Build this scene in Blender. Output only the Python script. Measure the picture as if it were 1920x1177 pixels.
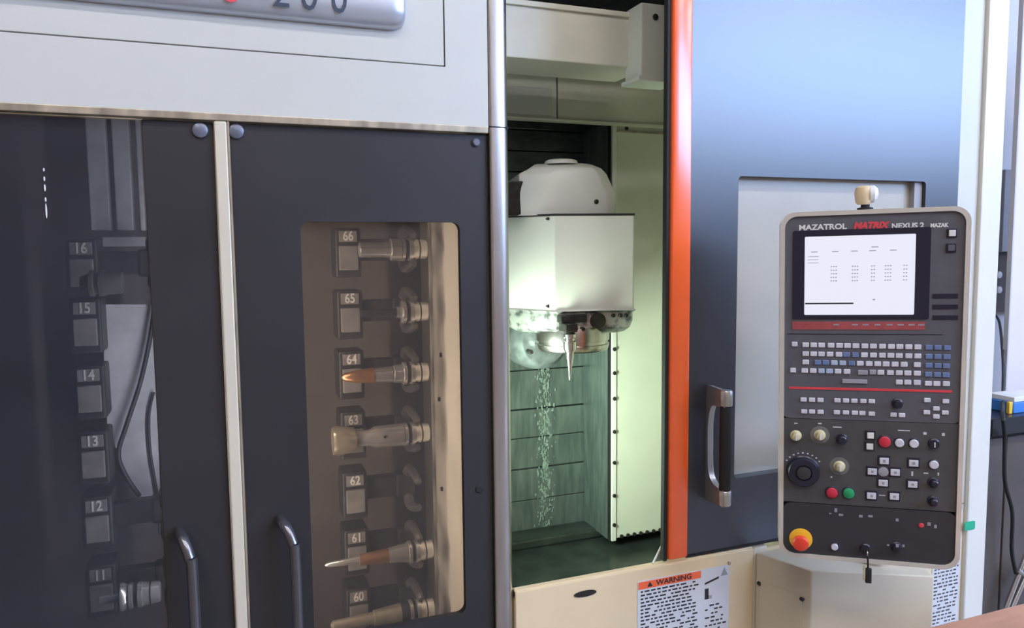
import bpy, bmesh, math, random
from mathutils import Vector, Matrix
random.seed(7)
for o in list(bpy.data.objects): bpy.data.objects.remove(o)
scene = bpy.context.scene
COL = scene.collection

# ------------------------------------------------------------------ camera
FPX, CX, CY = 1400.0, 960.0, 588.5
YAW, PITCH, ROLL = math.radians(20.85), math.radians(4.97), math.radians(-0.605)
CAM = Vector((0, 0, 1.6))
FW = Vector((math.sin(YAW)*math.cos(PITCH), math.cos(YAW)*math.cos(PITCH), -math.sin(PITCH)))
_r = Vector((math.cos(YAW), -math.sin(YAW), 0)); _u = _r.cross(FW)
RT = _r*math.cos(ROLL) + _u*math.sin(ROLL); UP = _u*math.cos(ROLL) - _r*math.sin(ROLL)
cd = bpy.data.cameras.new('camera'); cam = bpy.data.objects.new('camera', cd); COL.objects.link(cam)
cd.sensor_width = 36.0; cd.lens = FPX/1920*36.0; cd.clip_start = 0.02; cd.clip_end = 100
m = Matrix((RT, UP, -FW)).transposed().to_4x4(); m.translation = CAM; cam.matrix_world = m
scene.camera = cam

# ------------------------------------------------------------------ view and world
vs = scene.view_settings
vs.view_transform = 'Standard'; vs.look = 'None'; vs.gamma = 1.0; vs.use_curve_mapping = False
vs.exposure = 0.35
WINDOW_STRENGTH = 15.0
CEILING_STRENGTH = 54.0
WORK_LAMP_POWER = 11.0
ADDED_MAGAZINE_LAMP_POWER = 13.0
w = bpy.data.worlds.new('world'); scene.world = w; w.use_nodes = True
w.node_tree.nodes['Background'].inputs[0].default_value = (.62, .74, 1, 1)
w.node_tree.nodes['Background'].inputs[1].default_value = .35

# ------------------------------------------------------------------ measuring helpers (points on real surfaces)
def ray(px, py): return FW + RT*((px-CX)/FPX) + UP*((CY-py)/FPX)
def P(px, py, Y):
    d = ray(px, py); return CAM + d*(Y/d.y)
def onplane(px, py, p0, dr):
    n = Vector((-dr[1], dr[0], 0)); d = ray(px, py)
    return CAM + d*((Vector(p0)-CAM).dot(n)/d.dot(n))

# ------------------------------------------------------------------ materials
def mat(name, col, rough=.5, metal=0.0, spec=.5, var=.06, nscale=14, bump=0.0, stretch=(1,1,1), col2=None, coat=0.0, contrast=None, detail=3):
    M = bpy.data.materials.new(name); M.use_nodes = True; nt = M.node_tree; b = nt.nodes['Principled BSDF']
    tc = nt.nodes.new('ShaderNodeTexCoord'); mp = nt.nodes.new('ShaderNodeMapping'); nz = nt.nodes.new('ShaderNodeTexNoise')
    mp.inputs['Scale'].default_value = stretch; nz.inputs['Scale'].default_value = nscale; nz.inputs['Detail'].default_value = detail
    geo = nt.nodes.new('ShaderNodeNewGeometry')
    nt.links.new(geo.outputs['Position'], mp.inputs['Vector']); nt.links.new(mp.outputs[0], nz.inputs['Vector'])
    rp = nt.nodes.new('ShaderNodeValToRGB')
    lo, hi = contrast or (.3, .7)
    rp.color_ramp.elements[0].position = lo; rp.color_ramp.elements[1].position = hi
    c2 = col2 or tuple(c*(1-var) for c in col)
    rp.color_ramp.elements[0].color = (*c2, 1); rp.color_ramp.elements[1].color = (*col, 1)
    nt.links.new(nz.outputs['Fac'], rp.inputs[0]); nt.links.new(rp.outputs[0], b.inputs['Base Color'])
    b.inputs['Roughness'].default_value = rough; b.inputs['Metallic'].default_value = metal
    b.inputs['Specular IOR Level'].default_value = spec; b.inputs['Coat Weight'].default_value = coat
    if bump:
        bn = nt.nodes.new('ShaderNodeBump'); bn.inputs['Strength'].default_value = bump; bn.inputs['Distance'].default_value = .002
        nt.links.new(nz.outputs['Fac'], bn.inputs['Height']); nt.links.new(bn.outputs[0], b.inputs['Normal'])
    return M
def emit(name, col, s):
    M = mat(name, col, .4); b = M.node_tree.nodes['Principled BSDF']
    b.inputs['Emission Color'].default_value = (*col, 1); b.inputs['Emission Strength'].default_value = s
    return M
def smoked(name, tint, haze, hz, rough=.04, ior=1.5):
    M = bpy.data.materials.new(name); M.use_nodes = True; nt = M.node_tree
    for n in list(nt.nodes): nt.nodes.remove(n)
    out = nt.nodes.new('ShaderNodeOutputMaterial'); tr = nt.nodes.new('ShaderNodeBsdfTransparent'); gl = nt.nodes.new('ShaderNodeBsdfGlossy')
    df = nt.nodes.new('ShaderNodeBsdfDiffuse'); m1 = nt.nodes.new('ShaderNodeMixShader'); m2 = nt.nodes.new('ShaderNodeMixShader'); fr = nt.nodes.new('ShaderNodeFresnel')
    nz = nt.nodes.new('ShaderNodeTexNoise'); nz.inputs['Scale'].default_value = 5; nz.inputs['Detail'].default_value = 4
    geo = nt.nodes.new('ShaderNodeNewGeometry'); nt.links.new(geo.outputs['Position'], nz.inputs['Vector'])
    mr = nt.nodes.new('ShaderNodeMapRange'); mr.inputs[3].default_value = hz*.7; mr.inputs[4].default_value = hz*1.3
    nt.links.new(nz.outputs['Fac'], mr.inputs[0])
    tr.inputs[0].default_value = (*tint, 1); df.inputs[0].default_value = (*haze, 1); gl.inputs['Roughness'].default_value = rough
    fr.inputs[0].default_value = ior
    nt.links.new(mr.outputs[0], m1.inputs[0]); nt.links.new(tr.outputs[0], m1.inputs[1]); nt.links.new(df.outputs[0], m1.inputs[2])
    nt.links.new(fr.outputs[0], m2.inputs[0]); nt.links.new(m1.outputs[0], m2.inputs[1]); nt.links.new(gl.outputs[0], m2.inputs[2])
    nt.links.new(m2.outputs[0], out.inputs[0])
    return M

M = {}
M['cream'] = mat('cream_paint', (.66,.60,.48), .42, var=.05, nscale=6)
M['header'] = mat('pale_paint', (.595,.60,.565), .42, var=.04, nscale=5)
M['apron'] = mat('warm_lit_cream_paint', (.80,.64,.41), .42, var=.08, nscale=5)  # same paint as the header, with warm light mixed into its colour
M['trim'] = mat('aged_edge_trim', (.55,.47,.36), .4, metal=.5, var=.5, nscale=30, stretch=(1,1,.25))
M['black'] = mat('dark_navy_paint', (.034,.032,.036), .42, spec=.4, var=.2, nscale=4)
M['doorpaint'] = mat('satin_dark_door_paint', (.020,.021,.034), .30, spec=1.0, var=.15, nscale=4)
M['postpaint'] = mat('pale_post_paint', (.74,.73,.67), .35, var=.05, nscale=6)
M['orange'] = mat('orange_red_paint', (.96,.14,.03), .2, spec=.9, var=.06)
M['rubber'] = mat('black_rubber', (.012,.012,.014), .7)
M['steel'] = mat('brushed_steel', (.66,.63,.61), .27, metal=1, var=.2, nscale=60, stretch=(1,1,.08))
M['chrome'] = mat('bright_steel', (.72,.71,.70), .22, metal=1, var=.1, nscale=40)
M['toolsteel'] = mat('tool_steel', (.80,.78,.76), .24, metal=.82, var=.15, nscale=40)
M['alu'] = mat('satin_aluminium', (.60,.60,.60), .35, metal=.9, var=.1)
M['silver'] = mat('silver_badge', (.56,.60,.68), .3, metal=.55, var=.05)
M['bolt'] = mat('grey_bolt_cap', (.16,.17,.22), .35, metal=.3)
M['darkmetal'] = mat('dark_oily_metal', (.045,.043,.042), .45, metal=.4, var=.5, nscale=40)
M['pocket'] = mat('grey_pocket_plastic', (.20,.19,.185), .4, var=.35, nscale=30)
M['claw'] = mat('dull_claw_steel', (.17,.165,.16), .4, metal=.6, var=.4, nscale=30)
M['plate'] = mat('number_plate', (.62,.60,.56), .45, var=.2, nscale=60)
M['ink'] = mat('black_ink', (.02,.02,.025), .6)
M['inknavy'] = mat('navy_ink', (.03,.045,.085), .5)
M['inkred'] = mat('red_ink', (.72,.06,.08), .5)
M['white'] = mat('white_plastic', (.78,.78,.78), .4)
M['paper'] = mat('sticker_white', (.66,.67,.70), .5)
M['copper'] = mat('bronze_coated_shank', (.70,.36,.19), .28, metal=.8, var=.3, nscale=40)
M['brass'] = mat('oily_brass_steel', (.66,.58,.44), .3, metal=.75, var=.3, nscale=40)
M['maghull'] = mat('magazine_inner_paint', (.80,.74,.64), .4, var=.12, nscale=8)
M['magdark'] = mat('magazine_back_grey', (.115,.10,.092), .6, var=.3, nscale=10)
M['maggrey'] = mat('grey_inner_cover', (.60,.60,.62), .5, var=.25, nscale=22)
M['inner'] = mat('chamber_cream', (.74,.73,.62), .45, var=.1, nscale=8)
M['column'] = mat('chamber_column', (.70,.72,.63), .4, var=.08, nscale=6)
M['waycover'] = mat('wet_steel_cover', (.21,.255,.24), .38, metal=.45, col2=(.12,.155,.15), nscale=20, stretch=(2,2,.35), contrast=(.35,.7), bump=.15)
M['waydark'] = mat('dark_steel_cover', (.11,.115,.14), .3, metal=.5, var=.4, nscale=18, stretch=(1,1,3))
M['splash'] = mat('dried_coolant_film', (.28,.345,.32), .6, col2=(.20,.25,.23), nscale=60, stretch=(1,1,.4), contrast=(.35,.65), bump=.4)
M['pan'] = mat('oily_chamber_floor', (.06,.075,.066), .3, metal=.3, var=.5, nscale=12)
M['headpaint'] = mat('spindle_white_paint', (.78,.78,.74), .35, var=.05, nscale=8)
M['nose'] = mat('splashed_casting', (.50,.52,.50), .35, metal=.6, col2=(.14,.15,.15), nscale=34, contrast=(.36,.52), bump=.3, detail=5)
M['swivel'] = mat('wet_grey_casting', (.17,.19,.20), .4, metal=.4, col2=(.10,.115,.12), nscale=26, contrast=(.35,.65), bump=.2)
M['pendant'] = mat('charcoal_panel', (.11,.11,.13), .42, var=.15, nscale=20)
M['pendlow'] = mat('charcoal_lower_panel', (.04,.04,.048), .45, var=.15, nscale=20)
M['pendmid'] = mat('charcoal_middle_panel', (.08,.078,.085), .45, var=.2, nscale=16)
M['dialscale'] = mat('dull_dial_scale', (.16,.155,.15), .5)
M['rimsteel'] = mat('silver_rim', (.76,.72,.65), .3, metal=.35, var=.1)
M['bezel'] = mat('screen_bezel', (.018,.018,.035), .3)
M['screen'] = emit('lit_screen', (.86,.86,1.0), .74); _n = M['screen'].node_tree; _n.links.remove(_n.nodes['Principled BSDF'].inputs['Base Color'].links[0]); _n.nodes['Principled BSDF'].inputs['Base Color'].default_value = (.02,.02,.03,1)
M['screenprint'] = mat('screen_print', (.42,.42,.52), .5)
M['keyw'] = mat('white_key', (.66,.66,.74), .45, var=.1, nscale=60)
M['keyb'] = mat('blue_key', (.15,.22,.42), .45, var=.15, nscale=60)
M['keyl'] = mat('light_blue_key', (.42,.52,.70), .45, var=.15, nscale=60)
M['keyg'] = mat('grey_key', (.34,.33,.38), .5, var=.1, nscale=60)
M['redband'] = mat('red_band', (.40,.08,.085), .45, var=.2, nscale=50)
M['knoby'] = mat('ivory_knob', (.60,.54,.33), .4)
M['green'] = mat('green_button', (.02,.33,.13), .35)
M['redb'] = mat('red_button', (.58,.03,.06), .35)
M['estop'] = mat('emergency_red', (.80,.06,.035), .35)
M['yellow'] = mat('emergency_yellow', (.90,.50,.03), .4)
M['mint'] = mat('green_tape', (.02,.42,.24), .5)
M['wall'] = mat('painted_hall_wall', (.58,.56,.57), .7, var=.06, nscale=3)
M['wallrear'] = mat('rear_hall_wall', (.36,.28,.23), .8, var=.1, nscale=2)
M['floor'] = mat('concrete_floor', (.26,.22,.18), .5, var=.25, nscale=3, bump=.1)
M['ceil'] = mat('hall_ceiling', (.55,.56,.58), .8, var=.05, nscale=3)
M['frame'] = mat('window_frame_paint', (.5,.5,.5), .5)
M['winpane'] = emit('daylit_pane', (.42,.61,1.0), WINDOW_STRENGTH)
M['tube'] = emit('ceiling_diffuser', (1.0,.965,.935), CEILING_STRENGTH)
M['lampglass'] = emit('work_lamp_lens', (.86,1.0,.88), 3)
M['cab'] = mat('dark_brown_metal', (.105,.086,.078), .85, var=.3, nscale=5)
M['cable'] = mat('black_cable', (.012,.013,.014), .5)
M['greybox'] = mat('grey_box_paint', (.34,.34,.36), .5)
M['partition'] = mat('pinkish_white_board', (.76,.68,.66), .6, var=.05, nscale=4)
M['wood'] = mat('brown_tabletop', (.52,.27,.18), .5, var=.18, nscale=9, stretch=(1,5,1))
M['blue'] = mat('blue_card', (.05,.22,.62), .5)
M['yellowcard'] = mat('yellow_card', (.80,.52,.05), .5)

# ------------------------------------------------------------------ mesh helpers
def obj(name, bm, m, parent=None, bevel=0, seg=2, smooth=False):
    if bevel:
        bmesh.ops.remove_doubles(bm, verts=bm.verts, dist=1e-6)
        ed = [e for e in bm.edges if len(e.link_faces) == 2 and e.calc_face_angle(0) > .5]
        bmesh.ops.bevel(bm, geom=ed, offset=bevel, segments=seg, affect='EDGES', clamp_overlap=True, profile=.5)
    bmesh.ops.recalc_face_normals(bm, faces=bm.faces)
    me = bpy.data.meshes.new(name); bm.to_mesh(me); bm.free()
    me.materials.append(M[m] if isinstance(m, str) else m)
    if smooth or bevel:
        for p in me.polygons: p.use_smooth = True
        me.set_sharp_from_angle(angle=math.radians(22 if bevel else 38))
    o = bpy.data.objects.new(name, me); COL.objects.link(o)
    if parent: o.parent = parent
    return o
def share(name, src, parent, loc, rot=None):
    o = bpy.data.objects.new(name, src.data); COL.objects.link(o); o.parent = parent; o.location = loc
    if rot: o.rotation_euler = rot
    return o
def tag(o, label, cat, group=None):
    o['label'] = label; o['category'] = cat
    if group: o['group'] = group
    return o
def thing(name, label, cat, loc=(0,0,0), group=None):
    o = bpy.data.objects.new(name, None); COL.objects.link(o); o.location = loc; o.empty_display_size = .05
    return tag(o, label, cat, group)
def struct(o): o['kind'] = 'structure'; return o
def stuff(o): o['kind'] = 'stuff'; return o
def box(x0, x1, y0, y1, z0, z1, bm=None):
    bm = bm or bmesh.new()
    v = [bm.verts.new((x, y, z)) for x in (x0, x1) for y in (y0, y1) for z in (z0, z1)]
    for f in ((0,1,3,2), (4,6,7,5), (0,4,5,1), (2,3,7,6), (0,2,6,4), (1,5,7,3)): bm.faces.new([v[i] for i in f])
    return bm
def lathe(prof, origin=(0,0,0), axis='X', seg=24, bm=None):
    bm = bm or bmesh.new(); o = Vector(origin); rings = []
    for t, r in prof:
        ring = []
        for k in range(seg):
            a = 2*math.pi*k/seg; c, s = r*math.cos(a), r*math.sin(a)
            p = {'X': (t, c, s), 'Y': (c, t, s), 'Z': (c, s, t)}[axis]
            ring.append(bm.verts.new(o + Vector(p)))
        rings.append(ring)
    for a, b in zip(rings, rings[1:]):
        for k in range(seg): bm.faces.new((a[k], a[(k+1)%seg], b[(k+1)%seg], b[k]))
    bm.faces.new(rings[0]); bm.faces.new(rings[-1])
    return bm
def tube(pts, r, seg=10, bm=None):
    bm = bm or bmesh.new(); pts = [Vector(p) for p in pts]; rings = []; ref = None
    for i, p in enumerate(pts):
        d = (pts[min(i+1, len(pts)-1)] - pts[max(i-1, 0)]).normalized()
        if ref is None: ref = d.orthogonal().normalized()
        ref = (ref - d*ref.dot(d)).normalized(); b = d.cross(ref)
        rr = r[i] if isinstance(r, (list, tuple)) else r
        rings.append([bm.verts.new(p + ref*(rr*math.cos(2*math.pi*k/seg)) + b*(rr*math.sin(2*math.pi*k/seg))) for k in range(seg)])
    for a, b in zip(rings, rings[1:]):
        for k in range(seg): bm.faces.new((a[k], a[(k+1)%seg], b[(k+1)%seg], b[k]))
    bm.faces.new(rings[0]); bm.faces.new(rings[-1])
    return bm
def smoothpath(pts, n=6):
    pts = [Vector(p) for p in pts]; out = []
    for i in range(len(pts)-1):
        p0, p1, p2, p3 = pts[max(i-1,0)], pts[i], pts[i+1], pts[min(i+2,len(pts)-1)]
        for k in range(n):
            t = k/n
            out.append(.5*((2*p1)+(p2-p0)*t+(2*p0-5*p1+4*p2-p3)*t*t+(3*p1-p0-3*p2+p3)*t**3))
    return out + [pts[-1]]
def rrect(x0, x1, z0, z1, r, n=6):
    c = [(x1-r, z1-r, 0), (x0+r, z1-r, 90), (x0+r, z0+r, 180), (x1-r, z0+r, 270)]; out = []
    for x, z, a in c:
        for k in range(n+1):
            t = math.radians(a + 90*k/n); out.append((x + r*math.cos(t), z + r*math.sin(t)))
    return out
def slab(poly, y0, y1, bm=None):              # polygon in X,Z pushed along Y
    bm = bm or bmesh.new()
    a = [bm.verts.new((x, y0, z)) for x, z in poly]; b = [bm.verts.new((x, y1, z)) for x, z in poly]; n = len(poly)
    bm.faces.new(a); bm.faces.new(b)
    for k in range(n): bm.faces.new((a[k], a[(k+1)%n], b[(k+1)%n], b[k]))
    return bm
def column(poly, z0, z1, bm=None):            # polygon in X,Y pushed along Z
    bm = bm or bmesh.new()
    a = [bm.verts.new((x, y, z0)) for x, y in poly]; b = [bm.verts.new((x, y, z1)) for x, y in poly]; n = len(poly)
    bm.faces.new(a); bm.faces.new(b)
    for k in range(n): bm.faces.new((a[k], a[(k+1)%n], b[(k+1)%n], b[k]))
    return bm
def ringslab(outer, inner, y0, y1):           # plate with a hole
    bm = bmesh.new(); n = len(outer)
    L = [[bm.verts.new((x, y, z)) for x, z in p] for p in (outer, inner) for y in (y0, y1)]
    of, ob, nf, nb = L
    for k in range(n):
        j = (k+1) % n
        for q in ((of[k], of[j], nf[j], nf[k]), (ob[k], nb[k], nb[j], ob[j]), (of[k], ob[k], ob[j], of[j]), (nf[k], nf[j], nb[j], nb[k])): bm.faces.new(q)
    return bm
def text(name, body, size, m, parent, x, y, z, sx=1, shear=0, depth=.0006, bold=0, center=True):
    cu = bpy.data.curves.new('lettering', 'FONT'); cu.body = body; cu.size = size; cu.shear = shear; cu.extrude = depth; cu.offset = bold
    cu.resolution_u = 3
    if center: cu.align_x = 'CENTER'; cu.align_y = 'CENTER'
    t = bpy.data.objects.new('lettering', cu); COL.objects.link(t)
    dg = bpy.context.evaluated_depsgraph_get(); me = bpy.data.meshes.new_from_object(t.evaluated_get(dg))
    bpy.data.objects.remove(t); bpy.data.curves.remove(cu)
    for v in me.vertices: v.co = Vector((v.co.x*sx, -v.co.z, v.co.y))
    me.name = name; me.materials.clear(); me.materials.append(M[m])
    o = bpy.data.objects.new(name, me); COL.objects.link(o); o.parent = parent; o.location = (x, y, z)
    return o

FY = 1.75                                      # the machine's front plane
# ================================================================== the hall
X0, X1, YB, YR, ZT = -4.0, 13.5, 3.5, -5.0, 5.6
struct(obj('floor', box(X0, X1, YR, YB, -.1, 0), 'floor'))
struct(obj('ceiling', box(X0, X1, YR, YB, ZT, ZT+.1), 'ceil'))
struct(obj('wall_back', box(X0, X1, YB, YB+.1, 0, ZT), 'wall'))
struct(obj('wall_left', box(X0-.1, X0, YR, YB, 0, ZT), 'wallrear'))
struct(obj('wall_right', box(X1, X1+.1, YR, YB, 0, ZT), 'wall'))
# rear wall (behind the photographer) with a band of high windows
WZ0, WZ1, WX0, WX1 = 2.95, 5.3, 4.2, 13.0
b = box(X0, X1, YR-.1, YR, 0, WZ0); box(X0, X1, YR-.1, YR, WZ1, ZT, b); box(X0, WX0, YR-.1, YR, WZ0, WZ1, b); box(WX1, X1, YR-.1, YR, WZ0, WZ1, b)
struct(obj('wall_rear', b, 'wallrear'))
nw = 4; ww = (WX1-WX0)/nw
for i in range(nw):
    a, c = WX0+i*ww, WX0+(i+1)*ww
    b = box(a, a+.06, YR-.1, YR+.02, WZ0, WZ1); box(c-.06, c, YR-.1, YR+.02, WZ0, WZ1, b)
    box(a, c, YR-.1, YR+.02, WZ0, WZ0+.06, b); box(a, c, YR-.1, YR+.02, WZ1-.06, WZ1, b)
    wf = struct(obj('window_%d' % (i+1), b, 'frame'))
    obj('pane', box(a+.06, c-.06, YR-.07, YR-.05, WZ0+.06, WZ1-.06), 'winpane', wf)
k = 0
for x in (-1.8, 1.2, 4.2, 7.2):
    for y in (-3.6, -1.4):
        k += 1
        t = thing('ceiling_light', 'long white ceiling light in the hall above the machine', 'ceiling light', (x, y, ZT), 'ceiling lights of the hall')
        obj('housing', box(-.7, .7, -.12, .12, -.08, 0), 'white', t)
        obj('diffuser', box(-.68, .68, -.10, .10, -.10, -.08), 'tube', t)

# ================================================================== tool magazine cabinet (left half of the machine)
HB = 1.897                                     # bottom of the header
cabn = thing('magazine_cabinet', 'pale upper housing and steel frame of the machine around the tool magazine doors', 'machine housing', (0, FY, 0))
def L(o): return o                              # parts are given in world numbers, shifted by the empty
def wobj(name, bm, m, parent, **kw):
    bmesh.ops.translate(bm, verts=bm.verts, vec=-Vector(parent.matrix_basis.translation if parent.parent is None else (0,0,0)))
    return obj(name, bm, m, parent, **kw)
cabn.matrix_basis = Matrix.Translation((0, FY, 0))
XL = -1.3
SX, SZ = .503, 2.033
hb = slab([(XL, HB), (.609, HB), (.609, 2.62), (SX+.0025, 2.62), (SX+.0025, SZ-.0025), (XL, SZ-.0025)], FY, FY+.06)
wobj('header_panel', hb, 'header', cabn, bevel=.0012)
wobj('header_access_panel', box(XL, SX-.0015, FY+.001, FY+.05, SZ+.0015, 2.62), 'header', cabn, bevel=.0015)
wobj('seam_backing', box(XL, .60, FY+.06, FY+.08, HB+.01, 2.6), 'rubber', cabn)
wobj('header_trim', box(XL, .609, FY-.003, FY+.05, HB-.016, HB), 'trim', cabn, bevel=.002)
wobj('centre_mullion', box(-.013, .013, FY-.002, FY+.05, .25, HB-.016), 'cream', cabn, bevel=.004)
wobj('mullion_edge', box(.0132, .0175, FY-.001, FY+.05, .25, HB-.016), 'trim', cabn)
# corner post, split at the header line
def post_poly():
    out = [(.612, FY+.07), (.612, FY+.004)]
    for i in range(7):
        a = math.radians(180 - 90*i/6 ); out.append((.618 + .006*math.cos(a), FY+.002 - .006*math.sin(a)*1.0))
    for i in range(9):
        a = math.radians(90 - 90*i/8); out.append((.640 + .026*math.cos(a), FY+.022 - .026*math.sin(a)))
    out.append((.666, FY+.07)); return out
wobj('upper_corner_post', column(post_poly(), HB+.0015, 2.62), 'steel', cabn, smooth=True)
wobj('lower_corner_post', column(post_poly(), .25, HB-.0015), 'steel', cabn, smooth=True)
wobj('post_joint', box(.585, .662, FY+.001, FY+.06, HB-.004, HB+.004), 'rubber', cabn)
# badge
bz = P(730, 52, FY-.03).z
bd = []
prof = [(0, -.05), (-.012, -.049), (-.022, -.043), (-.030, -.030), (-.034, -.012), (-.034, .012), (-.030, .030), (-.022, .043), (-.012, .049), (0, .05)]
bx1 = P(760, 25, FY-.015).x; zc = P(735, 53, FY-.012).z + .048
bm = bmesh.new(); rings = []
for x, s in [(XL, 1)] + [(bx1-.036+.036*math.sin(math.radians(a)), .12+.88*math.cos(math.radians(a))**.6 if a < 90 else .12) for a in (0, 20, 40, 55, 68, 80, 90)]:
    rings.append([bm.verts.new((x, FY+y*(.4+.6*s), zc + z*(.25+.75*s))) for y, z in prof])
for a, c in zip(rings, rings[1:]):
    for i in range(len(prof)-1): bm.faces.new((a[i], a[i+1], c[i+1], c[i]))
bm.faces.new(rings[-1]); bm.faces.new(rings[0])
badge = wobj('name_badge', bm, 'silver', cabn, smooth=True); badge['label'] = 'rounded silver name badge with dark numerals'
for ch, px, col in (('e', 430, 'inkred'), ('2', 527, 'inknavy'), ('0', 580, 'inknavy'), ('0', 636, 'inknavy')):
    p = P(px, 10, FY-.034)
    text('letter', ch, .094, col, badge, p.x, -.0345, zc-.004, sx=.84)

# inside of the magazine
wobj('inner_side_wall', box(.562, .60, FY+.03, 2.17, .3, 1.88), 'maghull', cabn)
wobj('side_wall_flange', box(.552, .562, FY+.045, FY+.066, .3, 1.86), 'maghull', cabn, bevel=.002)
for px, py in ((828, 665), (825, 748), (830, 916)):
    d = ray(px, py); q = CAM + d*(.562/d.x)
    wobj('bolt_head', lathe([(-.006, .005), (-.005, .0065), (0, .0065)], (.562, q.y, q.z), 'X', 10), 'darkmetal', cabn)
wobj('inner_back_wall', box(XL, .60, 2.42, 2.45, .2, 2.10), 'magdark', cabn)
wobj('inner_ceiling', box(XL, .60, FY+.08, 2.45, 2.10, 2.13), 'magdark', cabn)
wobj('inner_floor', box(XL, .60, FY+.03, 2.45, .18, .2), 'magdark', cabn)
wobj('inner_left_wall', box(XL-.03, XL, FY, 2.45, .2, 2.6), 'magdark', cabn)
p0, p1 = P(158, 215, 2.25), P(198, 430, 2.25)
for pa, pb, nm in ((158, 196, 'pillar'), (207, 240, 'pillar'), (252, 262, 'pillar')):
    xa, xb = P(pa, 215, 2.25).x, P(pb, 215, 2.25).x
    wobj(nm, box(xa, xb, 2.25, 2.29, P(200, 432, 2.25).z, 2.09), 'maggrey', cabn, bevel=.004)
xa, xb = P(192, 450, 2.22).x, P(272, 450, 2.22).x
wobj('cross_bracket', box(xa, xb, 2.22, 2.27, P(200, 462, 2.22).z, P(200, 444, 2.22).z), 'maggrey', cabn, bevel=.002)
# grey tapering cover panel with a yellow label
pp = [P(192, 572, 2.2), P(285, 572, 2.2), P(300, 950, 2.2), P(262, 930, 2.2), P(232, 870, 2.2), P(203, 800, 2.2)]
gc = wobj('inner_cover', slab([(p.x, p.z) for p in pp], 2.2, 2.215), 'maggrey', cabn, bevel=.002)
a, c = P(216, 702, 2.2), P(282, 750, 2.2)
wobj('label', box(a.x, c.x, 2.197, 2.1995, c.z, a.z), M['brass'] if False else 'knoby', gc)
ml = thing('added_magazine_lamp', 'slim upright strip lamp added unseen behind the mullion to light the tools', 'lamp', (0, FY+.052, 1.15))  # unseen lamp, added to brighten the tools and the inner side wall
obj('body', box(-.012, .012, 0, .014, -.60, .60), 'white', ml, bevel=.002)
for sgn in (-1, 1):
    ld = bpy.data.lights.new('added_magazine_lamp_light', 'AREA'); ld.shape = 'RECTANGLE'; ld.size = .02; ld.size_y = 1.2; ld.energy = ADDED_MAGAZINE_LAMP_POWER*(1 if sgn > 0 else .8); ld.color = (1, .93, .86)
    lo = bpy.data.objects.new('added_magazine_lamp_light', ld); COL.objects.link(lo); lo.parent = ml; lo.location = (sgn*.008, .018, 0); lo.rotation_euler = (math.radians(90), 0, math.radians(-62*sgn))

# ---- magazine doors
def u_handle(parent, mount_top, bar_x, out, zlow):
    x0, z0 = mount_top; y = FY+.012
    pts = smoothpath([(x0, y, z0), (x0+.004, y-.02, z0-.002), (x0+(bar_x-x0)*.45, y-out*.7, z0-.012), (bar_x-.004, y-out*.97, z0-.045), (bar_x, y-out, z0-.085), (bar_x, y-out, zlow+.085), (bar_x-.004, y-out*.97, zlow+.045), (x0+(bar_x-x0)*.45, y-out*.7, zlow+.012), (x0+.004, y-.02, zlow+.002), (x0, y, zlow)], 5)
    return wobj('handle', tube(pts, .0125, 14), 'handlebar', parent, smooth=True)
M['handlebar'] = mat('dark_chrome_bar', (.20,.20,.23), .22, metal=.85, var=.1)
M['glassL'] = smoked('blue_sheen_smoked_acrylic', (.50,.52,.58), (.16,.18,.25), .12)  # bluish haze colour stands in for a reflection on the acrylic
M['glassR'] = smoked('brown_smoked_acrylic', (.62,.58,.54), (.28,.245,.23), .11)
dl = thing('magazine_door', 'left magazine door of dark smoked acrylic with a black border', 'door', (-.3, FY+.012, .3)); dl.matrix_basis = Matrix.Translation((-.3, FY+.012, .3))
XW = P(283, 570, FY+.012).x
wobj('glass', box(XL+.05, XW+.004, FY+.020, FY+.024, .3, HB-.018), 'glassL', dl)
wobj('border', box(XW, -.015, FY+.012, FY+.03, .3, HB-.018), 'black', dl, bevel=.003)
q = P(375, 243, FY); wobj('bolt', lathe([(-.008, .012), (-.006, .0155), (0, .0165), (.004, .0165)], (q.x, FY+.012, q.z), 'Y', 20), 'bolt', dl, smooth=True)
q = P(335, 1000, FY); u_handle(dl, (q.x, q.z), P(362, 1090, FY-.045).x, .055, .42)
# drip streak of coolant on the glass, with a shape of its own
bm = bmesh.new()
for i, (py, h) in enumerate(((318, 6), (335, 8), (352, 12), (374, 8), (395, 26))):
    p = P(82 + (py-318)*.06, py, FY+.019)
    bmesh.ops.create_uvsphere(bm, u_segments=8, v_segments=6, radius=1, matrix=Matrix.Translation((p.x, FY+.0195, p.z)) @ Matrix.Diagonal((.0016, .0008, h*.0006, 1)))
dr = wobj('dried_drips', bm, 'white', dl, smooth=True); stuff(dr)
dr2 = thing('magazine_door', 'right magazine door, black with a rounded brown-tinted window showing tools', 'door', (.3, FY+.012, .3)); dr2.matrix_basis = Matrix.Translation((.3, FY+.012, .3))
gx0, gx1, gz1 = P(563, 420, FY+.012).x, P(862, 420, FY+.012).x, P(700, 416, FY+.012).z
gz0 = P(700, 1182, FY+.012).z
wobj('door_panel', ringslab(rrect(.0185, .608, .3, HB-.018, .003), rrect(gx0, gx1, gz0, gz1, .02), FY+.012, FY+.03), 'black', dr2)
wobj('glass', slab(rrect(gx0-.01, gx1+.01, gz0-.01, gz1+.01, .02), FY+.0302, FY+.034), 'glassR', dr2)
for px, py, r in ((443, 245, .0165), (895, 266, .010)):
    q = P(px, py, FY); wobj('bolt', lathe([(-.008, r*.75), (-.006, r*.95), (0, r), (.004, r)], (q.x, FY+.012, q.z), 'Y', 20), 'bolt', dr2, smooth=True)
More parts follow.
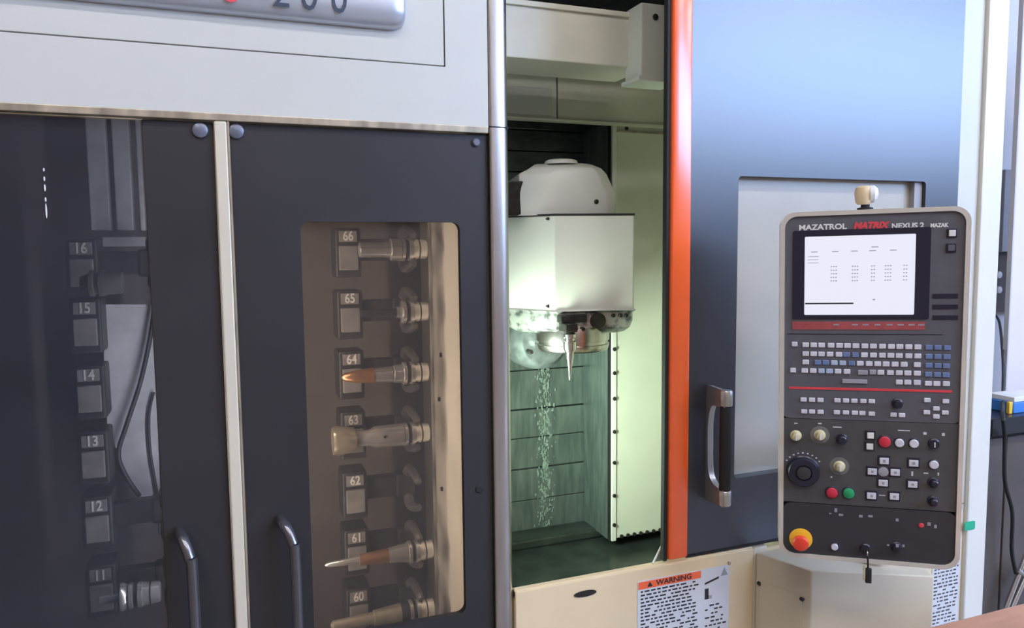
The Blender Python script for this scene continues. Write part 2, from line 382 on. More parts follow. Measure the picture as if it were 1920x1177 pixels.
q = P(910, 918, FY); wobj('lock_plug', lathe([(-.003, .008), (-.002, .010), (.004, .010)], (q.x-.012, FY+.012, q.z), 'Y', 16), 'rubber', dr2)
q = P(525, 976, FY); u_handle(dr2, (q.x, q.z), P(556, 1080, FY-.045).x, .055, .42)

# ---- the chain of pockets and the tool holders
mag = thing('tool_magazine', 'two vertical strands of dark numbered tool pockets behind the magazine doors', 'tool magazine', (0, 2.1, .3)); mag.matrix_basis = Matrix.Translation((0, 2.1, .3))
TY = 2.0
def pocket(xc, z, number, arm=True):
    pk = wobj('pocket', box(xc-.035, xc+.035, 2.07, 2.16, z-.075, z+.06), 'darkmetal', mag, bevel=.006)
    wobj2 = lambda n, bm, m, **kw: (bmesh.ops.translate(bm, verts=bm.verts, vec=-Vector((0, 2.1, .3))), obj(n, bm, m, pk, **kw))[1]
    wobj2('face_plate', box(xc-.026, xc+.026, 2.060, 2.0705, z-.055, z+.012), 'pocket', bevel=.003)
    wobj2('number_plate', box(xc-.024, xc+.024, 2.064, 2.0705, z+.022, z+.052), 'pocket', bevel=.001)
    t = text('number', number, .036, 'plate', pk, xc, 2.063-2.1, z+.037-.3, sx=.8, bold=.0008)
    if not arm: return pk
    wobj2('arm', box(xc+.035, xc+.13, 2.09, 2.13, z-.03, z+.03), 'darkmetal', bevel=.004)
    for s in (-1, 1):
        pts = [(xc+.155, 2.11, z+s*.02), (xc+.155, 2.07, z+s*.052), (xc+.158, 2.03, z+s*.050), (xc+.162, 1.985, z+s*.036)]
        wobj2('claw', tube(smoothpath(pts, 4), [.014]*5+[.012]*4+[.011]*3+[.008], 8), 'claw', smooth=True)
    wobj2('claw_hub', box(xc+.12, xc+.175, 2.085, 2.135, z-.035, z+.035), 'darkmetal', bevel=.008)
    return pk
ZR = [1.602, 1.432, 1.264, 1.094, .922, .757, .585]
for z, n in zip(ZR, ('66', '65', '64', '63', '62', '61', '60')): pocket(.312, z, n)
ZL = [1.575, 1.43, 1.265, 1.10, .935, .757]
for z, n in zip(ZL, ('16', '15', '14', '13', '12', '11')): pocket(-.328, z, n, n in ('16', '12', '11'))
def holder(z, xr, segs, label, base='chrome'):
    """segs: list of (name, material, [(dx, r)...]) measured leftwards from the right end xr"""
    t = thing('tool_holder', label, 'tool holder', (xr, TY, z), 'tool holders in the magazine')
    for nm, m, prof in segs: obj(nm, lathe([(-x, r*(1.3 if nm in ('body', 'cutter', 'shank', 'cutter_head') else 1)) for x, r in prof], (0,0,0), 'X', 20), m, t, smooth=True)
    return t
TAPER = ('taper', 'toolsteel', [(0, .022), (.002, .0255), (.040, .0285), (.040, .025)])
FLANGE = ('flange', 'toolsteel', [(.040, .020), (.040, .0315), (.050, .0315), (.052, .025), (.060, .025), (.062, .0315), (.070, .0315), (.072, .024)])
def H(z, xr, extra, label): return holder(z, xr, [TAPER, FLANGE, ('groove_ring', 'darkmetal', [(.052, .0262), (.053, .0268), (.059, .0268), (.060, .0262)]), ('taper_ring', 'darkmetal', [(.020, .0262), (.0205, .0275), (.024, .0275), (.0245, .0262)])] + extra, label)
H(ZR[0], .512, [('body', 'toolsteel', [(.072, .024), (.098, .023), (.10, .017), (.115, .017)]), ('cutter', 'toolsteel', [(.115, .0155), (.180, .0155), (.182, .014)])], 'thick straight bright steel tool holder, topmost behind the brown window')
H(ZR[1], .511, [('body', 'toolsteel', [(.072, .013), (.085, .012)]), ('cutter', 'darkmetal', [(.085, .0085), (.18, .0075), (.182, .004)])], 'tool holder with a thin dull dark shank, second from top behind the brown window')
H(ZR[2], .509, [('body', 'toolsteel', [(.072, .020), (.095, .019), (.100, .014)]), ('shank', 'toolsteel', [(.100, .017), (.150, .015)]), ('cutter', 'copper', [(.150, .0165), (.200, .013), (.228, .008), (.235, .003)])], 'tool holder with copper-coloured tapered cutter, third from top behind the brown window')
h4 = H(ZR[3], .508, [('body', 'toolsteel', [(.072, .024), (.150, .0225), (.165, .017), (.20, .016)]), ('cutter_head', 'brass', [(.20, .017), (.205, .024), (.250, .031), (.262, .028)])], 'stout tool holder with a wide brassy face-mill head behind the brown window')
obj('set_screw', lathe([(0, .004), (-.003, .004)], (-.128, -.0298, .006), 'Y', 10), 'ink', h4)
H(ZR[5], .512, [('body', 'toolsteel', [(.072, .021), (.10, .018), (.125, .016)]), ('shank', 'copper', [(.125, .015), (.205, .0115)]), ('cutter', 'toolsteel', [(.205, .008), (.29, .0055), (.297, .002)])], 'tool holder with long orange-bronze shank and thin drill behind the brown window')
H(ZR[6], .512, [('collar', 'darkmetal', [(.072, .0275), (.095, .0275)]), ('body', 'brass', [(.095, .021), (.170, .016)]), ('cutter', 'brass', [(.170, .013), (.28, .010), (.287, .004)])], 'lowest tool holder behind the brown window, long brassy shank')
H(.757, -.187, [('body', 'toolsteel', [(.072, .020), (.082, .026), (.088, .026), (.09, .012)]), ('cutter', 'toolsteel', [(.09, .0085), (.135, .0075), (.137, .004)])], 'bright steel tool holder with a short cutter behind the left door')
holder(ZL[0]-.045, -.232, [('taper', 'claw', TAPER[2]), ('flange', 'claw', FLANGE[2]), ('body', 'darkmetal', [(.072, .018), (.09, .012)])], 'dull empty tool holder high up behind the left smoked door')
# small items hanging in the magazine
hs = [(292, 560), (280, 640), (262, 720), (236, 800), (222, 850), (235, 890), (262, 930)]
tag(obj('hose', tube(smoothpath([P(x, y, 2.17) for x, y in hs]), .006, 8), 'cable', smooth=True), 'black hose hanging diagonally across the grey cover behind the left door', 'hose')
hs = [(288, 735), (279, 780), (282, 850), (295, 930), (300, 1000)]
tag(obj('hose', tube(smoothpath([P(x, y, 2.19) for x, y in hs]), .004, 8), 'cable', smooth=True), 'thin black hose running down along the right edge of the grey cover', 'hose')

# ================================================================== machining chamber seen through the open doorway
ch = thing('machining_chamber', 'cream panels, steel covers and dark floor of the lit machining chamber', 'machine chamber', (1.2, 2.4, .3)); ch.matrix_basis = Matrix.Translation((1.2, 2.4, .3))
def W(name, bm, m, **kw): return wobj(name, bm, m, ch, **kw)
W('left_wall', box(.60, .615, FY+.09, 2.95, .3, 2.62), 'inner')
W('right_wall', box(2.30, 2.32, FY+.09, 2.95, .3, 2.62), 'inner')
W('roof', box(.60, 2.32, FY+.09, 2.95, 2.62, 2.64), 'rubber')
W('floor_pan', box(.60, 2.32, FY+.02, 2.95, .33, .36), 'pan')
W('floor_step', box(.62, 1.60, 2.78, 2.90, .36, .40), 'pan', bevel=.01)
# overhead beam, front plate in two tones of sheet, with a bracket at its end
W('beam', box(.62, 1.262, 2.10, 2.30, 2.161, 2.322), 'inner', bevel=.004)
W('beam_lip', box(.62, 1.262, 2.092, 2.10, 2.310, 2.326), 'inner', bevel=.002)
W('bracket', box(1.195, 1.33, 2.02, 2.12, 2.112, 2.335), 'column', bevel=.006)
W('bracket_foot', box(1.185, 1.33, 2.015, 2.125, 2.104, 2.118), 'column', bevel=.003)
q = P(1229, 32, 2.02); W('screw', lathe([(-.004, .008), (-.002, .010), (0, .010)], (q.x, 2.02, q.z), 'Y', 12), 'darkmetal')
W('upper_panel', box(.62, 1.178, 2.60, 2.62, 2.082, 2.30), 'column', bevel=.003)
W('upper_panel', box(1.184, 1.80, 2.60, 2.62, 2.082, 2.30), 'inner', bevel=.003)
W('upper_panel_ledge', box(.62, 1.80, 2.585, 2.62, 2.072, 2.082), 'inner', bevel=.002)
W('upper_light_plate', box(.62, 1.155, 2.592, 2.60, 2.092, 2.19), 'header', bevel=.002)
for px in (1043, 1060):
    q = P(px, 138, 2.595); W('screw', lathe([(-.004, .006), (-.002, .008), (0, .008)], (q.x, 2.60, q.z), 'Y', 12), 'darkmetal')
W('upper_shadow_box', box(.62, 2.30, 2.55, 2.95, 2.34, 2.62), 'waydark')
# column panel on the right
cx0 = P(1156, 500, 2.65).x; ctz, cbz = P(1153, 230, 2.65).z, P(1147, 1010, 2.65).z
W('column_panel', box(cx0, 2.1, 2.65, 2.68, cbz, ctz), 'column', bevel=.003)
W('column_cap', box(cx0, 2.1, 2.642, 2.655, ctz-.036, ctz-.030), 'trim')
W('column_flange', box(cx0-.022, cx0-.001, 2.645, 2.70, cbz-.01, ctz), 'headpaint', bevel=.003)
W('column_gasket', box(cx0-.028, cx0-.022, 2.655, 2.672, cbz-.01, ctz+.01), 'rubber')
W('column_side', box(cx0-.026, cx0-.018, 2.674, 2.9, cbz-.01, ctz), 'waycover')
q = P(1176, 240, 2.645); W('screw', lathe([(-.004, .006), (-.002, .008), (0, .008)], (q.x, 2.65, q.z), 'Y', 12), 'darkmetal')
src = None
for py in (655, 700, 748, 810, 868, 930, 985):
    q = P(1146, py, 2.643)
    if src is None:
        src = obj('flange_bolt', lathe([(-.006, .006), (-.005, .008), (0, .008)], (0,0,0), 'Y', 10), 'darkmetal', ch); src.location = Vector((cx0-.012, 2.645, q.z)) - Vector((1.2, 2.4, .3))
    else: share('flange_bolt', src, ch, Vector((cx0-.012, 2.645, q.z)) - Vector((1.2, 2.4, .3)))
src = None
for px in range(1165, 1250, 12):
    q = P(px, 1003, 2.648); l = Vector((q.x, 2.648, cbz+.006)) - Vector((1.2, 2.4, .3))
    if src is None: src = obj('edge_bolt', lathe([(-.006, .006), (-.005, .008), (0, .008)], (0,0,0), 'Y', 10), 'darkmetal', ch); src.location = l
    else: share('edge_bolt', src, ch, l)
# back covers: overlapping horizontal plates
zs = [P(1040, y, 2.9).z for y in (1006, 930, 872, 815, 762, 690, 620, 540, 470, 400)]
xr = P(1101, 800, 2.9).x
for i, (a, c) in enumerate(zip(zs, zs[1:])):
    W('cover_plate', box(.62, xr, 2.90-.006*(i % 2), 2.93, a+.002, c-.002), 'waycover', bevel=.003)
W('side_cover', box(xr+.010, P(1140, 800, 2.88).x+.02, 2.885, 2.93, zs[0]-.02, zs[-1]), 'waycover', bevel=.004)
W('cover_groove', box(xr-.004, xr+.012, 2.91, 2.94, zs[0], zs[-1]), 'rubber')
zd = zs[-1]
for i in range(6):
    W('dark_cover_plate', box(.62, 1.62, 2.88+.008*(i % 2), 2.93, zd+i*.085, zd+i*.085+.081), 'waydark', bevel=.003)
W('rear_plate', box(.60, 2.32, 2.94, 2.96, .3, 2.62), 'waydark')
# dried coolant running down the covers
bm = bmesh.new()
for i in range(420):
    py = 690 + 300*(i/420)**1.05; p = P(1022 + random.gauss(0, 7), py, 2.893); s = random.uniform(.0015, .005)
    bmesh.ops.create_icosphere(bm, subdivisions=1, radius=1, matrix=Matrix.Translation((p.x, 2.894, p.z)) @ Matrix.Diagonal((s, .0015, s*random.uniform(1.2, 2.6), 1)))
stuff(W('coolant_streak', bm, 'splash', smooth=True))

# work lamp hidden behind the corner post
wl = thing('work_lamp', 'greenish white work lamp on the chamber wall behind the corner post', 'lamp', (.616, 2.2, 1.0))
obj('housing', box(0, .05, -.06, .06, -.22, .22), 'alu', wl, bevel=.008)
obj('lens', box(.05, .056, -.05, .05, -.20, .20), 'lampglass', wl)
ld = bpy.data.lights.new('work_lamp_light', 'AREA'); ld.shape = 'RECTANGLE'; ld.size = .4; ld.size_y = .1; ld.energy = WORK_LAMP_POWER; ld.color = (.80, 1, .78); ld.spread = math.radians(140)
lo = bpy.data.objects.new('work_lamp_light', ld); COL.objects.link(lo); lo.parent = wl; lo.location = (.065, 0, 0)
lo.rotation_euler = (0, math.radians(-90), math.radians(12))

# ---- spindle head
Mc = P(1040, 402, 2.25); fd = (math.sin(math.radians(103)), math.cos(math.radians(103))); sd = (-.525, .851)
ztop, zbot = Mc.z, P(1042, 584, 2.25).z
Rc = onplane(1190, 402, Mc, fd)
A = Vector((Mc.x, Mc.y)); B = Vector((Rc.x, Rc.y)); nrm = Vector((-fd[1], fd[0])).normalized()       # into the machine
C_ = A + Vector(sd)*.20
poly = [A, B, B+nrm*.34, A+nrm*.34 - Vector(fd)*.15, C_]
hc = sum(poly, Vector((0,0)))/5
sp = thing('milling_spindle', 'white spindle head with domed hood hanging in the machining chamber', 'spindle', (hc.x, hc.y, zbot)); sp.matrix_basis = Matrix.Translation((hc.x, hc.y, zbot))
def S(name, bm, m, **kw): return wobj(name, bm, m, sp, **kw)
S('head_cover', column([tuple(p) for p in poly], zbot, ztop), 'headpaint', bevel=.006)
S('cover_seam', column([tuple(hc+(p-hc)*1.004) for p in poly], ztop-.004, ztop+.003), 'ink')
# domed hood
f2 = Vector(fd)
da = onplane(974, 395, Vector((*(A+nrm*.07), ztop)), fd); db = onplane(1155, 395, Vector((*(A+nrm*.07), ztop)), fd)
a2, b2 = Vector((da.x, da.y)), Vector((db.x, db.y)); wv = b2-a2
zt = onplane(1065, 309, Vector((*(A+nrm*.16), ztop)), fd).z
bm = bmesh.new(); rings = []
hp = [a2+wv*.0, a2+wv*.30-nrm*.03, b2-wv*.12-nrm*.03, b2, b2+nrm*.24, a2+nrm*.26]
cen = sum(hp, Vector((0,0)))/6
for h, lf, rg, dp in ((0, 0, 0, 0), (.40, 0, 0, 0), (.78, 0, .085, .012), (.90, .13, .14, .02), (1, .20, .20, .07)):
    side = (lf, lf, -rg, -rg, -rg, lf); back = (dp, dp, dp, dp, -dp, -dp)
    rings.append([bm.verts.new((*(p + wv*sd_ + nrm*bk), ztop+(zt-ztop)*h)) for p, sd_, bk in zip(hp, side, back)])
for a, c in zip(rings, rings[1:]):
    for i in range(6): bm.faces.new((a[i], a[(i+1)%6], c[(i+1)%6], c[i]))
bm.faces.new(rings[0]); bm.faces.new(rings[-1])
S('hood', bm, 'headpaint', bevel=.006)
S('hood_cap', lathe([(0, .06), (.012, .055), (.016, .045)], (cen.x-.02, cen.y, zt-.002), 'Z', 20), 'headpaint', smooth=True)
for px, py, yy in ((1015, 337, .05), (1118, 378, .0)):
    q = onplane(px, py, Vector((*(a2-nrm*.03+nrm*yy), ztop)), fd)
    S('screw', lathe([(-.005, .005), (-.003, .008), (.02, .008)], (q.x, q.y, q.z), 'Y', 12), 'darkmetal')
S('motor_block', box(a2.x-.04, a2.x+.02, a2.y+.0, a2.y+.12, ztop, ztop+.115), 'darkmetal', bevel=.004)
for px, py in ((1028, 410), (1028, 574)):
    q = onplane(px, py, Mc, sd); S('screw', lathe([(-.003, .003), (-.002, .005), (.01, .005)], (q.x-.001, q.y-.002, q.z), 'Y', 10), 'darkmetal')
# splashed nose casting
zn = onplane(1100, 627, Mc, fd).z
bm = bmesh.new(); rings = []
for h, s in ((0, .985), (.45, .985), (.75, .95), (.92, .88), (1, .78)):
    rings.append([bm.verts.new((*(hc+(p-hc)*s), zbot+(zn-zbot)*h)) for p in poly])
for a, c in zip(rings, rings[1:]):
    for i in range(5): bm.faces.new((a[i], a[(i+1)%5], c[(i+1)%5], c[i]))
bm.faces.new(rings[0]); bm.faces.new(rings[-1])
S('nose_casting', bm, 'nose', bevel=.008)
# round black port, flat badge plate and small bolts on the casting
q = onplane(1122, 601, Vector((*(A-nrm*.002), zbot)), fd)
S('port_plug', lathe([(-.006, .018), (-.004, .026), (.02, .026)], (q.x, q.y, q.z), 'Y', 20), 'darkmetal', smooth=True)
q1, q2 = onplane(1045, 590, Mc, fd), onplane(1100, 604, Mc, fd)
S('nose_recess', box(q1.x, q2.x, min(q1.y, q2.y)-.006, max(q1.y, q2.y)+.02, q2.z, q1.z), 'darkmetal', bevel=.004)
for px in (1150, 1163, 1174, 1080, 1093):
    q = onplane(px, 591 if px > 1100 else 617, Mc, fd)
    S('nose_bolt', lathe([(-.006, .005), (-.004, .007), (.02, .007)], (q.x, q.y, q.z), 'Y', 10), 'darkmetal')
# round flange below, spindle nose
dc = onplane(1072, 650, Vector((*(A+nrm*.12), zbot)), fd); zl = onplane(1072, 663, Vector((*(A+nrm*.0), zbot)), fd).z
rad = (onplane(1140, 650, Vector((*(A+nrm*.12), zbot)), fd)-dc).length
S('spindle_flange', lathe([(zl, rad*.93), (zl+.006, rad*.97), (zl+.022, rad), (zl+.024, rad*.96), (zl+.034, rad*.96), (zl+.036, rad), (zn-.004, rad), (zn+.02, rad*.95)], (dc.x, dc.y, 0), 'Z', 40), 'nosemetal' if False else 'steel', smooth=True)
# swivel body at the left of the head
bc = P(1004, 640, 2.52)
S('swivel_body', lathe([(-.09, .06), (-.085, .085), (-.06, .105), (.0, .112), (.16, .112)], (bc.x, bc.y, bc.z+.012), 'Y', 32), 'swivel', smooth=True)
q = P(996, 660, 2.33); S('swivel_bolt', lathe([(-.006, .006), (0, .008), (.03, .008)], (q.x, q.y, q.z), 'Y', 10), 'darkmetal')
# tool clamped in the front of the head
tb = onplane(1066, 600, Vector((*(A-nrm*.035), zbot)), fd); tt = onplane(1072, 712, Vector((*(A-nrm*.035), zbot)), fd)
zz = lambda py: onplane(1070, py, Vector((*(A-nrm*.035), zbot)), fd).z
ct = thing('spindle_tool', 'slim pointed steel cutting tool clamped under the spindle head', 'cutting tool', (tb.x+.004, tb.y, zz(712)))
z0 = zz(712)
obj('tool_shank', lathe([(zz(622)-z0, .010), (zz(626)-z0, .021), (zz(632)-z0, .021), (zz(634)-z0, .017), (zz(638)-z0, .017), (zz(640)-z0, .022), (zz(654)-z0, .022), (zz(660)-z0, .014), (zz(672)-z0, .013)], (0,0,0), 'Z', 18), 'chrome', ct, smooth=True)
obj('tool_bit', lathe([(zz(672)-z0, .011), (zz(684)-z0, .009), (zz(690)-z0, .006), (0, .0025)], (0,0,0), 'Z', 14), 'chrome', ct, smooth=True)
obj('tool_clamp', box(-.022, .022, -.018, .04, zz(622)-z0, zz(606)-z0), 'darkmetal', ct, bevel=.004)

# ================================================================== front apron below the doorway
SZL = .710
ap = thing('front_apron', 'cream front panel of the machine below the open doorway, warm light painted in', 'machine panel', (1.0, FY, 0)); ap.matrix_basis = Matrix.Translation((1.0, FY, 0))
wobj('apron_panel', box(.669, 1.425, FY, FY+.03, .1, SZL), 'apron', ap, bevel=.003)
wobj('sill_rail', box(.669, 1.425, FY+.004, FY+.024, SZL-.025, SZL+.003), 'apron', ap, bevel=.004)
wobj('side_return', box(1.4255, 1.475, FY+.001, FY+.03, .1, SZL), 'cream', ap, bevel=.003)
q = P(1097, 1112, FY); wobj('slot_cap', slab([(q.x+.034*math.cos(a), q.z+.0085*math.sin(a)) for a in [i*math.pi/10 for i in range(20)]], FY-.0025, FY+.005), 'darkmetal', ap)
q = P(1367, 1055, FY); wobj('screw', lathe([(-.003, .004), (-.002, .006), (.003, .006)], (q.x, FY, q.z), 'Y', 10), 'trim', ap)
# warning sticker
sx0, sx1, sxm, sz1, sz0 = 1.031, 1.338, 1.243, .676, .40
st = wobj('warning_sticker', slab(rrect(sx0, sx1, sz0, sz1, .004, 3), FY-.0014, FY-.0002), 'paper', ap)
st['label'] = 'white warning sticker with orange heading bar'
def apx(n, bm, m): 
    bmesh.ops.translate(bm, verts=bm.verts, vec=-Vector((1.0, FY, 0))); return obj(n, bm, m, st)
apx('heading_bar', box(sx0+.002, sxm-.004, FY-.0019, FY-.0012, sz1-.024, sz1-.003), 'orange')
text('heading', 'WARNING', .021, 'ink', st, (sx0+sxm)/2+.012-1.0, -.0021, sz1-.0135, sx=1.15, bold=.0004)
apx('warning_triangle', slab([(sx0+.030, sz1-.020), (sx0+.048, sz1-.020), (sx0+.039, sz1-.006)], FY-.0024, FY-.0012), 'ink')
bm = bmesh.new(); z = sz1-.034
while z > sz0+.01:
    x = sx0+.010
    while x < sxm-.02:
        wd = random.uniform(.006, .020)
        if random.random() < .85: box(x, min(x+wd, sxm-.012), FY-.0018, FY-.0012, z, z+.0045, bm)
        x += wd+.005
    z -= .0105
stuff(apx('small_print', bm, 'ink'))
bm = bmesh.new(); z = sz1-.115
while z > sz0+.01:
    x = sxm+.012
    while x < sx1-.02:
        wd = random.uniform(.006, .016)
        if random.random() < .8: box(x, min(x+wd, sx1-.01), FY-.0018, FY-.0012, z, z+.0045, bm)
        x += wd+.005
    z -= .012
stuff(apx('small_print', bm, 'ink'))
apx('pictogram_bar', slab([(sxm+.010, sz1-.042), (sxm+.058, sz1-.030), (sxm+.058, sz1-.036), (sxm+.010, sz1-.048)], FY-.0019, FY-.0012), 'ink')
apx('pictogram_block', box(sxm+.010, sxm+.023, FY-.0019, FY-.0012, sz1-.092, sz1-.060), 'ink')
apx('pictogram_block', box(sxm+.020, sxm+.034, FY-.0019, FY-.0012, sz1-.092, sz1-.082), 'greybox')
apx('corner_triangle', slab([(sx1-.030, sz1-.030), (sx1-.006, sz1-.030), (sx1-.018, sz1-.006)], FY-.0019, FY-.0012), 'greybox')
tag(obj('wire_rod', tube([P(1224, 1056, 1.762), P(1234, 1036, 1.785), P(1247, 1010, 1.82)],   .0028, 8), 'white', smooth=True), 'thin bright wire rod leaning in the doorway above the sill', 'rod')

# ================================================================== sliding main door
md = thing('sliding_door', 'dark glossy sliding door with orange-red leading edge and a recessed window', 'door', (1.6, FY, .72)); md.matrix_basis = Matrix.Translation((1.6, FY, .72))
def D(n, bm, m, **kw): return wobj(n, bm, m, md, **kw)
DZ = .728; DT = 2.62
wx0, wx1, wz0, wz1 = 1.350, 2.062, .930, 1.797
D('door_panel', ringslab(rrect(1.192, 2.202, DZ, DT, .002), rrect(wx0, wx1, wz0, wz1, .012), FY, FY+.04), 'doorpaint')
D('leading_strip', box(1.1285, 1.1915, FY-.008, FY+.014, DZ-.006, DT), 'orange', bevel=.008, seg=3)
D('edge_seal', box(1.117, 1.1285, FY+.002, FY+.022, DZ-.01, DT), 'rubber', bevel=.003)
D('bottom_shoe', box(1.192, 2.20, FY+.006, FY+.04, DZ-.012, DZ), 'rubber')
wc = D('window_cover', box(wx0-.01, wx1+.01, FY+.032, FY+.045, wz0-.01, wz1+.01), 'winplate' if False else 'header', bevel=.001)
M['winplate'] = mat('glossy_cover_plate', (.45,.43,.38), .22, spec=.8, var=.06, nscale=4); wc.data.materials[0] = M['winplate']
wc['label'] = 'pale cover plate set back in the door window'
D('window_side_channel', box(wx1-.034, wx1, FY+.012, FY+.033, wz0, wz1), 'greybox', bevel=.002)
# D-shaped handle: alloy crescent bracket with a black grip
hx = P(1330, 800, FY).x; zt_, zb_ = P(1332, 722, FY).z, P(1340, 940, FY-.03).z
out = .07
bm = bmesh.new()
pf = []                                          # outline in Y,Z
H_ = zt_-zb_
outer = [(0, zt_), (-out-.012, zt_-.004), (-out-.012, zt_-.045), (-out+.012, zt_-.047)]
inner = smoothpath([(-out+.012, zt_-.047, 0), (-.022, zt_-.052, 0), (-.007, zt_-.10, 0), (-.006, (zt_+zb_)/2, 0), (-.010, zb_+.085, 0), (-.030, zb_+.055, 0), (-out+.012, zb_+.046, 0)], 5)
outl = outer + [(p.x, p.y) for p in inner[1:]] + [(-out-.012, zb_+.045), (-out-.012, zb_+.004), (0, zb_)]
for s in (-1, 1):
    pf.append([bm.verts.new((hx+s*.011, FY+y, z)) for y, z in outl])
n = len(outl); bm.faces.new(pf[0]); bm.faces.new(pf[1])
for i in range(n): bm.faces.new((pf[0][i], pf[0][(i+1)%n], pf[1][(i+1)%n], pf[1][i]))
dh = D('handle', bm, 'alu', bevel=.003); dh['label'] = 'alloy handle bracket with a black grip'
def DH(n, bm, m, **kw):
    bmesh.ops.translate(bm, verts=bm.verts, vec=-Vector((1.6, FY, .72))); return obj(n, bm, m, dh, **kw)
DH('grip', lathe([(zb_+.03, .0135), (zb_+.05, .0155), ((zt_+zb_)/2, .0165), (zt_-.05, .0155), (zt_-.03, .0135)], (hx+.002, FY-out-.001, 0), 'Z', 18), 'rubber', smooth=True)
DH('grip_ferrule', lathe([(zt_-.045, .0165), (zt_-.043, .018), (zt_-.006, .018), (zt_-.002, .016)], (hx+.002, FY-out-.001, 0), 'Z', 18), 'alu', smooth=True)
DH('grip_ferrule', lathe([(zb_+.002, .016), (zb_+.006, .018), (zb_+.043, .018), (zb_+.045, .0165)], (hx+.002, FY-out-.001, 0), 'Z', 18), 'alu', smooth=True)

# ================================================================== machine frame to the right of the door
mf = thing('machine_end_frame', 'pale upright end frame of the machine at the right edge', 'machine frame', (2.3, FY, 0)); mf.matrix_basis = Matrix.Translation((2.3, FY, 0))
def F(n, bm, m, **kw): return wobj(n, bm, m, mf, **kw)
F('frame_panel', box(1.475, 2.305, FY+.062, FY+.09, .1, 2.62), 'cream', bevel=.003)
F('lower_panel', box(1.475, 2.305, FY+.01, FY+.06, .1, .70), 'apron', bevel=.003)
F('middle_panel', box(2.208, 2.305, FY+.01, FY+.06, .70, 2.62), 'header', bevel=.003)
F('end_post', box(2.305, 2.398, FY-.004, 2.90, .1, 2.62), 'postpaint', bevel=.006)
F('end_post_edge', box(2.398, 2.412, FY+.02, 2.90, .1, 2.62), 'trim', bevel=.002)
F('panel_seam', box(2.21, 2.30, FY+.008, FY+.012, .725, .729), 'trim')
nt = F('notice_sticker', box(2.165, 2.296, FY+.0085, FY+.0098, .20, .705), 'paper'); nt['label'] = 'white notice sticker covered in small grey print'
def FN(n, bm, m):
    bmesh.ops.translate(bm, verts=bm.verts, vec=-Vector((2.3, FY, 0))); return obj(n, bm, m, nt)
bm = bmesh.new(); z = .66
while z > .22:
    x = 2.175
    while x < 2.28:
        wd = random.uniform(.006, .02)
        if random.random() < .85: box(x, min(x+wd, 2.286), FY+.0080, FY+.0086, z, z+.005, bm)
        x += wd+.006
    z -= .0125
stuff(FN('small_print', bm, 'pendmid'))
q = P(1815, 984, FY); 
tp = F('green_tape', slab(rrect(q.x-.022, q.x+.026, q.z-.016, q.z+.014, .006, 3), FY-.0062, FY-.0041), 'mint'); tp['label'] = 'small piece of green tape'

# ================================================================== pedestal below the pendant
pa = Vector((1.432, FY)); pdir = Vector((.342, -.94)).normalized(); pfr = Vector((.875, -.485)).normalized()
pb3 = onplane(1521, 1070, Vector((pa.x, pa.y, 0)), pdir); pb = Vector((pb3.x, pb3.y)); PZ = pb3.z
pc3 = onplane(1752, 1080, Vector((pb.x, pb.y, 0)), pfr); pc = Vector((pc3.x, pc3.y))
pd = pc + Vector((.08, .0)); pn = Vector((-pfr.y, pfr.x))
pe = Vector((pc.x+.10, FY))
ped = thing('pendant_pedestal', 'cream angular pedestal standing under the control panel', 'pedestal', (pb.x+.1, pb.y+.1, 0)); ped.matrix_basis = Matrix.Translation((pb.x+.1, pb.y+.1, 0))
bm = bmesh.new(); ZT2 = PZ+.0
base = [pa, pb, pc, Vector((pc.x+.04, pc.y+.06)), Vector((min(pc.x+.05, 2.15), FY-.001))]
ped_body = wobj('pedestal_body', column([tuple(p) for p in base], 0.0, PZ), 'pedpaint' if False else 'cream', ped, bevel=.006)
q1, q2 = onplane(1425, 1086, (pa.x, pa.y, 0), pdir), onplane(1505, 1119, (pa.x, pa.y, 0), pdir)
nl = Vector((pdir.y, -pdir.x, 0)); nl = -nl if nl.x > 0 else nl
zp = (q1.z+q2.z)/2
wobj('side_cover', column([(q1.x, q1.y), (q2.x, q2.y), (q2.x+nl.x*.004, q2.y+nl.y*.004), (q1.x+nl.x*.004, q1.y+nl.y*.004)], .1, zp), 'cream', ped, bevel=.001)
for q in (q1, q2):
    wobj('screw', lathe([(-.005, .004), (-.004, .006), (.004, .006)], (q.x+nl.x*.004, q.y+nl.y*.004, zp-.008), 'Y', 10), 'darkmetal', ped)
pm = (pa+pb+pc)/3 + Vector((.12, .02))

# ================================================================== control pendant
PO = Vector((1.43517, 1.35433, 1.25106)); PW, PH = .4083, .8665
eu = (math.radians(2.0436), math.radians(-.9472), math.radians(-37.067))
pen = thing('control_pendant', 'charcoal machine control panel with lit screen, keys and knobs on a swivel mount', 'control panel', PO)
pen.rotation_mode = 'YXZ'; pen.rotation_euler = eu
Rz, Rx, Ry = Matrix.Rotation(eu[2], 3, 'Z'), Matrix.Rotation(eu[0], 3, 'X'), Matrix.Rotation(eu[1], 3, 'Y')
PR = Rz @ Rx @ Ry; PRi = PR.transposed()
def q2(px, py):
    d = PRi @ ray(px, py); o = PRi @ (CAM-PO); t = -o.y/d.y; h = o+d*t
    return h.x, h.z
def A3(x, y): return q2(1440+x/4.5275, 380+y/4.5275)
def A4(x, y): return q2(1450+x/5.0526, 600+y/5.0526)
def A5(x, y): return q2(1450+x/3.679, 780+y/3.679)
hw, hh = PW/2, PH/2
obj('rear_housing', slab(rrect(-hw+.012, hw-.012, -hh+.012, hh-.012, .03), .03, .13), 'cream', pen, bevel=.004)
obj('rim', ringslab(rrect(-hw, hw, -hh, hh, .036), rrect(-hw+.0105, hw-.0105, -hh+.0105, hh-.0105, .028), -.006, .04), 'rimsteel', pen, smooth=True)
zc1 = A4(100, 925)[1]; zc2 = A5(640, 622)[1]
